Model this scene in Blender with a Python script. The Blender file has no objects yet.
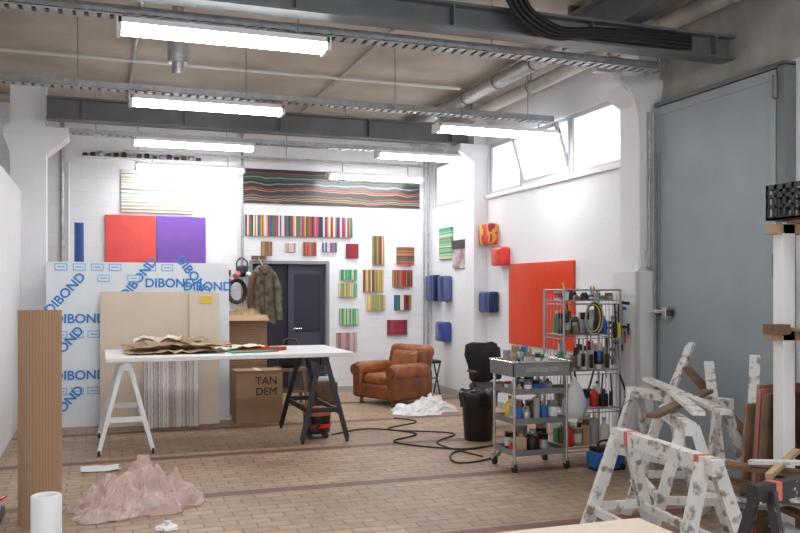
import bpy, bmesh, math, random
from mathutils import Vector, Matrix, noise, Euler
S=bpy.context.scene
try:
    S.view_settings.view_transform='Standard'
    S.view_settings.look='None'
except Exception: pass
R=random.Random(7)
# ---------------------------------------------------------------- materials
def nm(name):
    m=bpy.data.materials.new(name); m.use_nodes=True
    nt=m.node_tree; b=nt.nodes['Principled BSDF']
    return m,nt,b
def mat(name,c,rough=.6,metal=0,emit=0,var=0.0,vs=6,c2=None,bump=0,bs=30,trans=0,alpha=1,coat=0,thr=None):
    m,nt,b=nm(name)
    b.inputs['Base Color'].default_value=(*c,1); b.inputs['Roughness'].default_value=rough
    b.inputs['Metallic'].default_value=metal
    if emit:
        b.inputs['Emission Color'].default_value=(*c,1); b.inputs['Emission Strength'].default_value=emit
    if trans: b.inputs['Transmission Weight'].default_value=trans
    if alpha<1: b.inputs['Alpha'].default_value=alpha
    if coat: b.inputs['Coat Weight'].default_value=coat
    tc=nt.nodes.new('ShaderNodeTexCoord')
    if var or c2:
        n=nt.nodes.new('ShaderNodeTexNoise'); n.inputs['Scale'].default_value=vs; n.inputs['Detail'].default_value=6
        nt.links.new(tc.outputs['Object'],n.inputs['Vector'])
        r=nt.nodes.new('ShaderNodeValToRGB')
        if c2 is None: c2=tuple(max(0,x*(1-var)) for x in c)
        lo,hi=thr if thr else (.35,.65)
        r.color_ramp.elements[0].position=lo; r.color_ramp.elements[1].position=hi
        r.color_ramp.elements[0].color=(*c2,1); r.color_ramp.elements[1].color=(*c,1)
        nt.links.new(n.outputs['Fac'],r.inputs['Fac']); nt.links.new(r.outputs['Color'],b.inputs['Base Color'])
    if bump:
        n=nt.nodes.new('ShaderNodeTexNoise'); n.inputs['Scale'].default_value=bs; n.inputs['Detail'].default_value=4
        nt.links.new(tc.outputs['Object'],n.inputs['Vector'])
        bp=nt.nodes.new('ShaderNodeBump'); bp.inputs['Strength'].default_value=bump; bp.inputs['Distance'].default_value=.02
        nt.links.new(n.outputs['Fac'],bp.inputs['Height']); nt.links.new(bp.outputs['Normal'],b.inputs['Normal'])
    return m
def stripes(name,axis,freq,pal,wob=0,rough=.3,seed=0,wsc=1.3):
    m,nt,b=nm(name); b.inputs['Roughness'].default_value=rough
    tc=nt.nodes.new('ShaderNodeTexCoord'); sp=nt.nodes.new('ShaderNodeSeparateXYZ')
    nt.links.new(tc.outputs['Object'],sp.inputs[0])
    src=sp.outputs['XYZ'.index(axis)]
    def M(op,a,v):
        n=nt.nodes.new('ShaderNodeMath'); n.operation=op; nt.links.new(a,n.inputs[0])
        if isinstance(v,(int,float)): n.inputs[1].default_value=v
        else: nt.links.new(v,n.inputs[1])
        return n.outputs[0]
    if wob:
        no=nt.nodes.new('ShaderNodeTexNoise'); no.inputs['Scale'].default_value=wsc; no.inputs['Detail'].default_value=2
        nt.links.new(tc.outputs['Object'],no.inputs['Vector'])
        src=M('ADD',src,M('MULTIPLY',no.outputs['Fac'],wob))
    f=M('FLOOR',M('MULTIPLY',src,freq),0)
    f=M('ADD',f,seed+.37)
    w=nt.nodes.new('ShaderNodeTexWhiteNoise'); w.noise_dimensions='1D'; nt.links.new(f,w.inputs['W'])
    r=nt.nodes.new('ShaderNodeValToRGB'); r.color_ramp.interpolation='CONSTANT'
    n=len(pal)
    while len(r.color_ramp.elements)<n: r.color_ramp.elements.new(.5)
    for i,c in enumerate(pal):
        r.color_ramp.elements[i].position=i/n; r.color_ramp.elements[i].color=(*c,1)
    nt.links.new(w.outputs['Value'],r.inputs['Fac']); nt.links.new(r.outputs['Color'],b.inputs['Base Color'])
    return m
def brickmat(name,c1,c2,mortar,bw,rh,ms,rough,bump,rot=None,bands=None,dirt=0):
    m,nt,b=nm(name); b.inputs['Roughness'].default_value=rough
    tc=nt.nodes.new('ShaderNodeTexCoord'); mp=nt.nodes.new('ShaderNodeMapping')
    if rot: mp.inputs['Rotation'].default_value=rot
    nt.links.new(tc.outputs['Object'],mp.inputs[0])
    br=nt.nodes.new('ShaderNodeTexBrick'); nt.links.new(mp.outputs[0],br.inputs['Vector'])
    br.inputs['Scale'].default_value=1; br.inputs['Brick Width'].default_value=bw; br.inputs['Row Height'].default_value=rh
    br.inputs['Mortar Size'].default_value=ms; br.inputs['Mortar Smooth'].default_value=.3
    br.inputs['Color1'].default_value=(*c1,1); br.inputs['Color2'].default_value=(*c2,1); br.inputs['Mortar'].default_value=(*mortar,1)
    col=br.outputs['Color']
    if bands:
        sp=nt.nodes.new('ShaderNodeSeparateXYZ'); nt.links.new(tc.outputs['Object'],sp.inputs[0])
        period,off,width,bc=bands
        def M(op,a,v):
            n=nt.nodes.new('ShaderNodeMath'); n.operation=op; nt.links.new(a,n.inputs[0]); n.inputs[1].default_value=v; return n.outputs[0]
        x=M('LESS_THAN',M('FLOORED_MODULO',M('SUBTRACT',sp.outputs['Y'],off),period),width)
        x=M('MULTIPLY',x,.85)
        mx=nt.nodes.new('ShaderNodeMix'); mx.data_type='RGBA'; nt.links.new(x,mx.inputs['Factor'])
        nt.links.new(col,mx.inputs['A']); mx.inputs['B'].default_value=(*bc,1); col=mx.outputs['Result']
    if dirt:
        for sc,dd in((.9,dirt),(14,dirt*.7)):
            no=nt.nodes.new('ShaderNodeTexNoise'); no.inputs['Scale'].default_value=sc; no.inputs['Detail'].default_value=8
            nt.links.new(tc.outputs['Object'],no.inputs['Vector'])
            r=nt.nodes.new('ShaderNodeValToRGB'); r.color_ramp.elements[0].position=.3; r.color_ramp.elements[1].position=.65
            r.color_ramp.elements[0].color=(1-dd,1-dd,1-dd,1); r.color_ramp.elements[1].color=(1,1,1,1)
            nt.links.new(no.outputs['Fac'],r.inputs['Fac'])
            mx=nt.nodes.new('ShaderNodeMix'); mx.data_type='RGBA'; mx.blend_type='MULTIPLY'; mx.inputs['Factor'].default_value=1
            nt.links.new(col,mx.inputs['A']); nt.links.new(r.outputs['Color'],mx.inputs['B']); col=mx.outputs['Result']
    nt.links.new(col,b.inputs['Base Color'])
    if bump:
        bp=nt.nodes.new('ShaderNodeBump'); bp.invert=True; bp.inputs['Strength'].default_value=bump; bp.inputs['Distance'].default_value=.01
        nt.links.new(br.outputs['Fac'],bp.inputs['Height']); nt.links.new(bp.outputs['Normal'],b.inputs['Normal'])
    return m

WALL=mat('wall_paint',(.86,.865,.89),.7,var=.04,vs=1.5,bump=.15,bs=14)
WALLB=brickmat('painted_block',(.84,.845,.87),(.83,.835,.86),(.77,.77,.80),.4,.2,.005,.7,.2,rot=(math.pi/2,0,0))
WALLOL=mat('raw_plaster',(.50,.48,.43),.9,var=.3,vs=3)
CEIL=mat('concrete_ceiling',(.62,.57,.49),.85,c2=(.45,.41,.34),vs=1.2,bump=.2)
FLOOR=brickmat('floor_pavers',(.55,.385,.265),(.45,.31,.205),(.27,.195,.14),.23,.115,.008,.5,.3,bands=(1.62,7.08,.15,(.20,.06,.045)),dirt=.3)
STEEL=mat('grey_steel',(.19,.205,.215),.45,.3,var=.25,vs=3)
DSTEEL=mat('dark_steel',(.05,.055,.06),.45,.4)
GALV=mat('galvanised',(.50,.51,.52),.4,.6,var=.3,vs=14)
CHROME=mat('chrome',(.75,.75,.76),.2,1)
DCHR=mat('worn_rack_metal',(.40,.40,.41),.35,.8)
WHITEP=mat('white_enamel',(.82,.82,.82),.4)
WPLAST=mat('white_plastic',(.82,.82,.82),.35)
LAMP=mat('lamp_diffuser',(.975,.985,1),.4,emit=28)
DOORM=mat('door_grey_paint',(.36,.41,.44),.45,var=.12,vs=2)
DOORSHADE_PANEL=mat('doorway_shade_and_panel',(.016,.02,.04),.5)  # paints shade in the open left doorway; also the leaf's dark panel
DARKDOOR2=mat('door_slate',(.05,.06,.095),.45)
GLASS=mat('glowing_frosted_glass',(.93,.96,1),.25,emit=.9)  # opaque pane; its glow stands in for daylight outside
CARD=mat('cardboard',(.40,.25,.15),.85,var=.12,vs=4)
CARD2=mat('cardboard_dark',(.34,.21,.13),.85,c2=(.26,.155,.095),vs=9)
KRAFT=mat('kraft_paper',(.50,.35,.21),.8,var=.2,vs=5)
PLY=mat('pale_plywood',(.74,.64,.52),.6,c2=(.68,.57,.45),vs=2)
WOOD=mat('pine_wood',(.50,.35,.21),.6,c2=(.40,.27,.16),vs=5)
WOODB=mat('brown_wood',(.22,.13,.075),.6,c2=(.14,.08,.045),vs=6)
SPLAT=mat('paint_spattered_white',(.70,.69,.67),.6,c2=(.27,.23,.20),vs=16,thr=(.35,.46))
SPLAT2=mat('paint_spattered_black',(.035,.035,.04),.5,c2=(.5,.5,.5),vs=30,thr=(.30,.34))
BLACK=mat('black_plastic',(.012,.012,.014),.4)
BLACKF=mat('black_fabric',(.015,.015,.018),.9,bump=.4)
LEATH=mat('brown_leather',(.26,.085,.025),.36,c2=(.12,.035,.013),vs=5,bump=.25,bs=12)
LEATH2=mat('worn_leather',(.38,.13,.04),.33,c2=(.20,.06,.02),vs=7,bump=.25,bs=12)
RED=mat('red_gloss',(.70,.035,.02),.25,coat=.3)
TAPE=mat('red_tape',(.62,.16,.12),.5)
REDO=mat('orange_red_gloss',(.78,.065,.02),.22,var=.08,vs=3)
REDP=mat('diptych_red',(.78,.06,.045),.35,var=.1)
PURP=mat('diptych_purple',(.17,.06,.38),.35,var=.1)
BLUE=mat('blue_gloss',(.02,.06,.30),.25,coat=.4)
BLUEB=mat('blue_plastic',(.02,.13,.42),.4)
PRINT=mat('blue_print',(.02,.22,.62),.5)
PRINTL=mat('light_blue_print',(.25,.52,.80),.5)
BOARD=mat('foil_board_white',(.80,.85,.89),.35,var=.04)
INK=mat('black_ink',(.02,.015,.01),.7)
YEL=mat('yellow_plastic',(.75,.52,.05),.45)
GRN=mat('green_plastic',(.05,.25,.10),.45)
ORG=mat('orange_plastic',(.65,.14,.03),.4)
PINK=mat('pink_plastic',(.50,.16,.17),.4)
CREAM=mat('cream_plastic',(.75,.70,.58),.5)
GREYP=mat('grey_plastic',(.35,.36,.37),.5)
LGREY=mat('light_grey_plastic',(.58,.59,.60),.5)
OLIVE=mat('olive_cloth',(.19,.17,.11),.9,c2=(.07,.055,.04),vs=11,bump=.4)
BROWNC=mat('brown_cloth',(.12,.065,.04),.9,var=.3,bump=.4)
CLEARP=mat('crumpled_pink_film',(.88,.70,.64),.18,c2=(.76,.54,.48),vs=9,alpha=.55,bump=.6,bs=9)
WBAG=mat('white_film',(.86,.86,.87),.35,alpha=.92)
CABLE=mat('black_rubber',(.012,.012,.014),.5)
PIPEM=mat('beige_pipe',(.60,.56,.50),.6,var=.2)
PURPLE_C=mat('violet_small',(.10,.03,.12),.4)
ROLLM=mat('corrugated_card',(.42,.26,.16),.8)
ROLLSHADE=mat('corrugated_card_shade',(.31,.19,.115),.85)  # darker card colour paints shade into the grooves and hollow
SILV=stripes('silver_bubble_wrap','X',110,[(.55,.5,.48),(.75,.72,.70),(.40,.27,.24),(.85,.83,.82),(.6,.56,.54),(.8,.78,.76),(.5,.38,.34)],rough=.22,wob=.02,wsc=25)
P1=[(.5,.03,.03),(.02,.2,.06),(.6,.3,.05),(.02,.02,.03),(.1,.05,.2),(.65,.6,.52),(.03,.1,.3),(.3,.02,.05),(.02,.02,.02),(.5,.14,.15)]
PD=[(.02,.02,.02),(.03,.03,.03),(.34,.05,.04),(.02,.02,.02),(.03,.12,.06),(.04,.03,.02),(.36,.18,.08),(.02,.03,.05),(.26,.23,.18),(.02,.02,.02)]
PL=[(.70,.67,.60),(.68,.66,.58),(.22,.22,.18),(.66,.62,.52),(.50,.25,.18),(.70,.67,.60),(.32,.42,.33),(.68,.66,.60)]
PG=[(.05,.35,.18),(.2,.5,.25),(.55,.6,.35),(.03,.25,.15),(.6,.62,.5)]
PR=[(.36,.03,.03),(.15,.03,.03),(.5,.12,.08),(.1,.13,.07),(.4,.25,.08)]
PY=[(.6,.42,.1),(.68,.56,.25),(.45,.28,.07),(.3,.32,.12),(.68,.6,.42)]
PK=[(.45,.25,.25),(.6,.5,.48),(.3,.2,.22),(.55,.35,.33)]
PM=[(.25,.02,.04),(.35,.03,.05),(.18,.02,.04)]
PB=[(.03,.05,.18),(.35,.1,.1),(.05,.22,.2),(.5,.5,.5),(.2,.05,.22)]
# ---------------------------------------------------------------- builder
class B:
    def __init__(s,name): s.name=name; s.bm=bmesh.new(); s.mats=[]
    def mi(s,m):
        if m not in s.mats: s.mats.append(m)
        return s.mats.index(m)
    def add(s,vs,fs,m,smooth=False):
        k=s.mi(m); V=[s.bm.verts.new(v) for v in vs]; out=[]
        for f in fs:
            try:
                F=s.bm.faces.new([V[i] for i in f]); F.material_index=k; F.smooth=smooth; out.append(F)
            except ValueError: pass
        return out
    def obox(s,c,size,m,rot=None):
        c=Vector(c); a,b_,d=[x/2 for x in size]; vs=[]
        for z in(-d,d):
            for y in(-b_,b_):
                for x in(-a,a):
                    v=Vector((x,y,z)); v=(rot@v) if rot is not None else v; vs.append(c+v)
        s.add(vs,[(0,2,3,1),(4,5,7,6),(0,1,5,4),(2,6,7,3),(0,4,6,2),(1,3,7,5)],m)
    def box(s,x0,x1,y0,y1,z0,z1,m): s.obox(((x0+x1)/2,(y0+y1)/2,(z0+z1)/2),(x1-x0,y1-y0,z1-z0),m)
    def beam(s,p0,p1,w,h,m,up=(0,0,1)):
        p0=Vector(p0);p1=Vector(p1);d=(p1-p0);L=d.length;d.normalize();u=Vector(up)
        if abs(d.dot(u))>.97: u=Vector((0,1,0))
        x=d.cross(u).normalized(); z=x.cross(d)
        rot=Matrix((x,d,z)).transposed()
        s.obox((p0+p1)/2,(w,L,h),m,rot)
    def rod(s,p0,p1,r,m,r2=None,seg=12,cap=True):
        p0=Vector(p0);p1=Vector(p1);d=(p1-p0).normalized(); r2=r if r2 is None else r2
        u=Vector((0,0,1)) if abs(d.z)<.9 else Vector((1,0,0))
        a=d.cross(u).normalized(); b_=d.cross(a)
        v0=[];v1=[]
        for i in range(seg):
            t=2*math.pi*i/seg; o=a*math.cos(t)+b_*math.sin(t); v0.append(p0+o*r); v1.append(p1+o*r2)
        s.add(v0+v1,[(i,i+seg,(i+1)%seg+seg,(i+1)%seg) for i in range(seg)],m,True)
        if cap:
            s.add(v0,[tuple(range(seg))],m); s.add(v1,[tuple(reversed(range(seg)))],m)
    def lathe(s,cx,cy,z,prof,m,seg=18,sm=True):
        rings=[]
        for r,h in prof: rings.append([Vector((cx+r*math.cos(2*math.pi*i/seg),cy+r*math.sin(2*math.pi*i/seg),z+h)) for i in range(seg)])
        s.loft(rings,m,sm)
    def loft(s,rings,m,smooth=True,cap=True,closed=True):
        n=len(rings[0]); vs=[v for r in rings for v in r]; fs=[]
        for k in range(len(rings)-1):
            for i in range(n if closed else n-1):
                j=(i+1)%n; fs.append((k*n+i,k*n+j,(k+1)*n+j,(k+1)*n+i))
        s.add(vs,fs,m,smooth)
        if cap:
            s.add(rings[0],[tuple(reversed(range(n)))],m); s.add(rings[-1],[tuple(range(n))],m)
    def rbox(s,c,size,rad,m,rot=None,seg=3,puff=0):
        t=bmesh.new(); bmesh.ops.create_cube(t,size=1)
        for v in t.verts: v.co=Vector((v.co.x*size[0],v.co.y*size[1],v.co.z*size[2]))
        bmesh.ops.bevel(t,geom=t.edges[:]+t.verts[:],offset=rad,segments=seg,profile=.5,affect='EDGES')
        t.verts.ensure_lookup_table(); t.verts.index_update()
        vs=[]
        for v in t.verts:
            p=v.co.copy()
            if rot is not None: p=rot@p
            vs.append(p+Vector(c))
        s.add(vs,[[v.index for v in f.verts] for f in t.faces],m,True); t.free()
    def tube(s,pts,r,m,seg=8,sub=6):
        P=[Vector(p) for p in pts]; Q=[]
        for i in range(len(P)-1):
            a=P[max(i-1,0)];b_=P[i];c=P[i+1];d=P[min(i+2,len(P)-1)]
            for k in range(sub):
                t=k/sub; Q.append(.5*((2*b_)+(c-a)*t+(2*a-5*b_+4*c-d)*t*t+(3*b_-a-3*c+d)*t**3))
        Q.append(P[-1]); rings=[]; pa=None
        for i,q in enumerate(Q):
            d=(Q[min(i+1,len(Q)-1)]-Q[max(i-1,0)])
            if d.length<1e-6: d=Vector((0,0,1))
            d.normalize()
            if pa is None:
                u=Vector((0,0,1)) if abs(d.z)<.9 else Vector((1,0,0)); pa=d.cross(u).normalized()
            else:
                pa=(pa-d*pa.dot(d)).normalized()
            b_=d.cross(pa)
            rings.append([q+(pa*math.cos(2*math.pi*k/seg)+b_*math.sin(2*math.pi*k/seg))*r for k in range(seg)])
        s.loft(rings,m)
    def sheet(s,c,sx,sy,amp,m,n=16,seed=0,rot=0,sc=4,mode='blob',th=0):
        vs=[];c=Vector(c)
        for j in range(n+1):
            for i in range(n+1):
                a=i/n*2-1;b_=j/n*2-1
                f=noise.noise(Vector((a*sc*.5+seed,b_*sc*.5,seed*1.7)))
                g=abs(noise.noise(Vector((a*sc+seed*3,b_*sc,5.1))))
                g2=abs(noise.noise(Vector((a*sc*2.3+seed*2,b_*sc*2.3,1.1))))
                x=a*sx/2*(1+.18*f); y=b_*sy/2*(1+.18*g)
                if mode=='blob':
                    rr_=min(1,math.hypot(a,b_)); k=(1-rr_**2)*(.6+1.3*f)
                    z=amp*(max(0,k)+.5*(1-rr_**4)*(.5-g)+.4*(1-rr_**6)*(.4-g2)+.15*(.5-g2))
                    z=max(0,z)
                    q=1/max(1,math.hypot(a,b_)); q*=1+.45*noise.noise(Vector((math.cos(math.atan2(b_,a))*1.8,math.sin(math.atan2(b_,a))*1.8,seed+2)))*rr_
                    x*=q; y*=q; x+=.03*noise.noise(Vector((a*7,b_*7,seed+.5))); y+=.03*noise.noise(Vector((a*7,b_*7,seed+9.5)))
                else: z=amp*(abs(f)*.6+g)
                X=x*math.cos(rot)-y*math.sin(rot);Y=x*math.sin(rot)+y*math.cos(rot)
                vs.append(c+Vector((X,Y,z+.003)))
        w=n+1
        s.add(vs,[(j*w+i,j*w+i+1,(j+1)*w+i+1,(j+1)*w+i) for j in range(n) for i in range(n)],m,False)
    def done(s,xf=None,bevel=0,parent=None):
        if xf is not None: s.bm.transform(xf)
        s.bm.verts.ensure_lookup_table()
        xs=[v.co.x for v in s.bm.verts];ys=[v.co.y for v in s.bm.verts];zs=[v.co.z for v in s.bm.verts]
        c=Vector(((min(xs)+max(xs))/2,(min(ys)+max(ys))/2,min(zs)))
        s.bm.transform(Matrix.Translation(-c))
        me=bpy.data.meshes.new(s.name); s.bm.to_mesh(me); s.bm.free()
        for m in s.mats: me.materials.append(m)
        o=bpy.data.objects.new(s.name,me); o.location=c; S.collection.objects.link(o)
        if bevel:
            md=o.modifiers.new('bevel','BEVEL'); md.width=bevel; md.segments=2; md.limit_method='ANGLE'
        if parent: 
            o.parent=parent; o.matrix_parent_inverse=Matrix.Translation(-parent.location)
        return o
def text(body,c,size,m,parent,rot=0,name='printed_text',yr=0,bold=0):
    cu=bpy.data.curves.new(name,'FONT'); cu.body=body; cu.size=size; cu.align_x='CENTER'; cu.align_y='CENTER'; cu.extrude=.0008; cu.offset=bold
    cu.materials.append(m)
    o=bpy.data.objects.new(name,cu); S.collection.objects.link(o)
    o.rotation_euler=(Matrix.Rotation(yr,3,'Z')@Matrix.Rotation(math.pi/2,3,'X')@Matrix.Rotation(rot,3,'Z')).to_euler()
    o.location=Vector(c)
    o.parent=parent; o.matrix_parent_inverse=Matrix.Translation(-parent.location)
    return o
XW=5.1; YB=12.9; ZC=4.2; XL=-4.0; YR=-4.0
# ---------------------------------------------------------------- shell
b=B('floor'); b.box(XL-.2,XW+.2,YR-.2,YB+.2,-.1,0,FLOOR); f=b.done(); 
b=B('ceiling'); b.box(XL-.2,XW+.2,YR-.2,YB+.2,ZC,ZC+.15,CEIL); b.done()
b=B('wall_back')
DX0,DX1,DZ=2.13,3.38,2.05
b.box(XL-.2,DX0,YB,YB+.2,0,ZC,WALLB); b.box(DX1,XW+.2,YB,YB+.2,0,ZC,WALLB); b.box(DX0,DX1,YB,YB+.2,DZ,ZC,WALLB); b.done()
b=B('wall_right')
W0,W1=2.92,3.62
def wr(y0,y1,z0,z1,m=WALL): b.box(XW,XW+.2,y0,y1,z0,z1,m)
wr(7.15,YB,0,W0); wr(7.15,YB,W1,ZC); wr(10.75,11.15,W0,W1); wr(12.8,YB,W0,W1); wr(7.15,7.5,W0,W1)
wr(6.9,7.15,0,ZC); wr(YR,5.3,0,3.4); wr(YR,6.9,3.4,ZC,WALLOL); wr(5.3,6.9,0,3.4)
b.done()
b=B('wall_left'); b.box(XL-.2,XL,YR,YB,0,ZC,WALL); b.done()
b=B('partition_wall'); b.box(-1.02,-.9,YR,11.2,0,2.8,WALL); b.done()
b=B('wall_rear'); b.box(XL-.2,0,YR-.2,YR,0,ZC,WALL); b.box(4.4,XW+.2,YR-.2,YR,0,ZC,WALL); b.box(0,4.4,YR-.2,YR,3.5,ZC,WALL); b.done()  # unseen wall; its opening is added to let in daylight as fill
b=B('baseboard_back'); b.box(-.9,DX0-.05,YB-.015,YB,0,.09,mat('grey_plinth',(.45,.45,.46),.6)); b.box(DX1+.05,XW,YB-.015,YB,0,.09,b.mats[0]); b.done()
b=B('baseboard_right'); b.box(XW-.015,XW,7.25,YB-.02,0,.09,mat('grey_plinth_r',(.45,.45,.46),.6)); b.done()
def pillar(name,x0,x1,y0,y1,cx0,cx1,cz0,cz1):
    b=B(name); b.box(x0,x1,y0,y1,0,cz0,WALL)
    def ring(a0,a1,c0,c1,z): return [Vector((a0,c0,z)),Vector((a1,c0,z)),Vector((a1,c1,z)),Vector((a0,c1,z))]
    b.loft([ring(x0,x1,y0,y1,cz0),ring(cx0,cx1,y0-.04,y1+.04,cz1-.1),ring(cx0,cx1,y0-.04,y1+.04,cz1)],WALL,False)
    b.box(x0,x1,y0,y1,cz1,ZC,WALL); return b.done()
pillar('concrete_pillar',4.85,XW,6.9,7.2,4.62,XW,3.38,3.62)
pillar('concrete_pillar',4.9,XW,10.8,11.1,4.68,XW,3.38,3.62)
pillar('concrete_pillar',-1.02,-.62,11.2,11.55,-1.1,-.36,3.25,3.58)
b=B('wall_dado_panel'); b.box(4.8,4.845,6.86,7.25,0,1.78,WHITEP); b.box(4.8,5.1,6.86,6.895,0,1.78,WHITEP); b.done(bevel=.004)
FRM=mat('window_frame_paint',(.55,.56,.57),.5)
def window(name,y0,y1,opened=False):
    b=B(name); fr=FRM; t=.05
    b.box(XW+.02,XW+.09,y0,y1,W0,W0+t,fr); b.box(XW+.02,XW+.09,y0,y1,W1-t,W1,fr)
    b.box(XW+.02,XW+.09,y0,y0+t,W0+t,W1-t,fr); b.box(XW+.02,XW+.09,y1-t,y1,W0+t,W1-t,fr)
    if opened:
        rot=Matrix.Rotation(-.30,3,'Y'); h=W1-W0-.1
        hy=(y0+y1)/2; base=Vector((XW+.05,hy,W0+.05))
        def P(dx,dy,dz): return base+rot@Vector((dx,dy,dz))
        L=y1-y0-.1
        b.obox(P(0,0,h/2),(.012,L-.08,h-.08),GLASS,rot)
        b.obox(P(0,0,.02),(.04,L,.045),fr,rot); b.obox(P(0,0,h-.02),(.04,L,.045),fr,rot)
        b.obox(P(0,-L/2,h/2),(.04,.045,h),fr,rot); b.obox(P(0,L/2,h/2),(.04,.045,h),fr,rot)
    else: b.box(XW+.045,XW+.057,y0+t,y1-t,W0+t,W1-t,GLASS)
    b.done()
window('window_1',7.5,8.6); window('window_2',8.62,9.8,True); window('window_3',9.82,10.75); window('window_4',11.15,12.8)
b=B('trim_1'); b.box(XW-.04,XW,7.2,10.8,W0-.05,W0,WHITEP); b.done()
b=B('door_1'); fr=mat('door_frame_grey',(.26,.27,.29),.5)
b.box(DX0+.002,DX0+.05,YB-.02,YB+.2,0,DZ,fr); b.box(DX1-.05,DX1-.002,YB-.02,YB+.2,0,DZ,fr); b.box(DX0+.05,DX1-.05,YB-.02,YB+.2,DZ-.05,DZ-.002,fr)
b.box(DX0+.05,DX0+.62,YB+.16,YB+.19,0,DZ-.05,DOORSHADE_PANEL); b.box(DX0+.62,DX1-.05,YB+.10,YB+.19,0,DZ-.05,DARKDOOR2)  # left dark sheet stands in for shade beyond the open door
b.box(DX0+.72,DX1-.12,YB+.09,YB+.10,.95,1.85,DOORSHADE_PANEL); b.rod((DX0+.7,YB+.05,1.0),(DX0+.82,YB+.05,1.0),.012,CHROME); b.rod((DX0+.7,YB+.05,1.0),(DX0+.7,YB+.11,1.0),.012,CHROME)
b.done(bevel=.003)
b=B('door_2')
b.box(5.0,5.06,5.3,6.85,.02,3.33,DOORM)
for a in((5.3,5.37,.02,3.33),(6.78,6.85,.02,3.33),(5.37,6.78,3.25,3.33),(5.37,6.78,.02,.15)): b.box(4.988,5.0,a[0],a[1],a[2],a[3],DOORM)
b.box(4.985,5.098,5.2,5.28,0,3.36,STEEL); b.box(4.985,5.098,5.2,6.84,3.34,3.38,STEEL)
for z in(.4,1.7,3.1): b.rod((4.975,5.29,z),(4.975,5.29,z+.18),.022,STEEL)
b.box(4.95,4.988,6.55,6.78,1.36,1.42,DSTEEL); b.rod((4.93,6.6,1.40),(4.93,6.8,1.40),.018,CHROME); b.box(4.92,4.988,6.58,6.64,1.33,1.45,CHROME); b.rod((4.97,6.78,.6),(4.97,6.78,2.9),.010,STEEL)
b.done(bevel=.004)
# ---------------------------------------------------------------- ceiling structure
def girder(name,y,z0,z1,x0,x1,w=.14):
    b=B(name); t=.02
    b.box(x0,x1,y-w/2,y+w/2,z0,z0+t,STEEL); b.box(x0,x1,y-w/2,y+w/2,z1-t,z1,STEEL); b.box(x0,x1,y-.01,y+.01,z0+t,z1-t,STEEL)
    x=x0+.4
    while x<x1: b.box(x,x+.012,y-w/2+.01,y+w/2-.01,z0+t,z1-t,STEEL); x+=1.2
    return b.done()
girder('steel_girder',10.95,3.63,3.9,-.6,4.88,.2)
girder('steel_girder',5.95,3.56,3.76,-3.9,XW-.01,.18)
girder('steel_girder',4.9,3.82,4.06,-3.9,XW-.01,.2)
def tray(name,y,z,x0,x1,w=.16):
    b=B(name); b.box(x0,x1,y-w/2,y-w/2+.006,z,z+.06,GALV); b.box(x0,x1,y+w/2-.006,y+w/2,z,z+.06,GALV)
    x=x0
    while x<x1: b.box(x,min(x+.055,x1),y-w/2,y+w/2,z,z+.006,GALV); x+=.085
    for k in range(3): b.rod((x0,y-.04+k*.035,z+.02),(x1,y-.04+k*.035,z+.02),.011,[CABLE,WPLAST,CABLE][k],seg=6)
    x=x0+.5
    while x<x1: b.rod((x,y-w/2-.01,z),(x,y-w/2-.01,ZC),.006,GALV,seg=6); b.box(x-.02,x+.02,y-w/2-.02,y+w/2+.01,z-.012,z,GALV); x+=1.6
    return b.done()
tray('cable_tray',6.35,3.54,-3.9,4.7); tray('cable_tray',8.75,3.55,-3.9,4.95); tray('cable_tray',11.25,3.53,-.55,4.6,.14); tray('cable_tray',3.4,3.55,-3.9,5.0)
tray('cable_tray',5.3,3.80,-.2,3.95,.2)
def lamp(x,y,z,L=1.5):
    b=B('fluorescent_ceiling_light')
    def ring(xx): return [Vector((xx,y-.10,z+.03)),Vector((xx,y-.085,z+.0)),Vector((xx,y-.05,z-.022)),Vector((xx,y+.05,z-.022)),Vector((xx,y+.085,z)),Vector((xx,y+.10,z+.03))]
    b.loft([ring(x-L/2+.02),ring(x+L/2-.02)],LAMP,True)
    b.box(x-L/2,x+L/2,y-.105,y+.105,z+.03,z+.07,WHITEP)
    b.box(x-L/2-.012,x-L/2+.02,y-.105,y+.105,z-.025,z+.07,WPLAST); b.box(x+L/2-.02,x+L/2+.012,y-.105,y+.105,z-.025,z+.07,WPLAST)
    for s in(-1,1): b.rod((x+s*L*.35,y,z+.07),(x+s*L*.35,y,3.515),.008,GALV,seg=6)
    b.done()
for (x,y,z) in [(.87,6.27,3.42),(1.03,8.72,3.43),(1.14,11.1,3.43),(1.22,12.45,3.32),(4.25,8.72,3.37),(4.3,11.0,3.42),(3.98,12.4,3.30),
                (3.6,3.4,3.43),(.8,3.4,3.43),(.8,.4,3.43),(3.6,.4,3.43),(-2.6,8.7,3.43),(3.6,-2,3.43)]:  # this row: unseen lamps added to light the room
    lamp(x,y,z)
b=B('lamp_support_rail'); b.box(.3,4.85,12.4,12.44,3.52,3.55,GALV)
for x in(.5,2.6,4.7): b.rod((x,12.42,3.55),(x,12.42,ZC),.008,GALV)
b.done()
b=B('ceiling_service_pipe'); b.rod((4.78,-3.9,3.98),(4.78,12.85,3.98),.075,PIPEM,seg=16)
y=-3
while y<12.8: b.rod((4.78,y,3.98),(4.78,y+.03,3.98),.09,GALV,seg=16); b.rod((4.78,y+.015,4.05),(4.78,y+.015,ZC),.008,GALV); y+=1.7
b.done()
b=B('silver_duct'); b.rod((4.45,7.1,4.07),(4.45,12.85,4.07),.085,GALV,seg=18)
y=7.3
while y<12.8: b.rod((4.45,y,4.07),(4.45,y+.03,4.07),.092,STEEL,seg=18); b.rod((4.45,y+.015,4.1),(4.45,y+.015,ZC),.01,GALV,seg=6); y+=.9
b.done()
b=B('ceiling_conduit')
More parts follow.
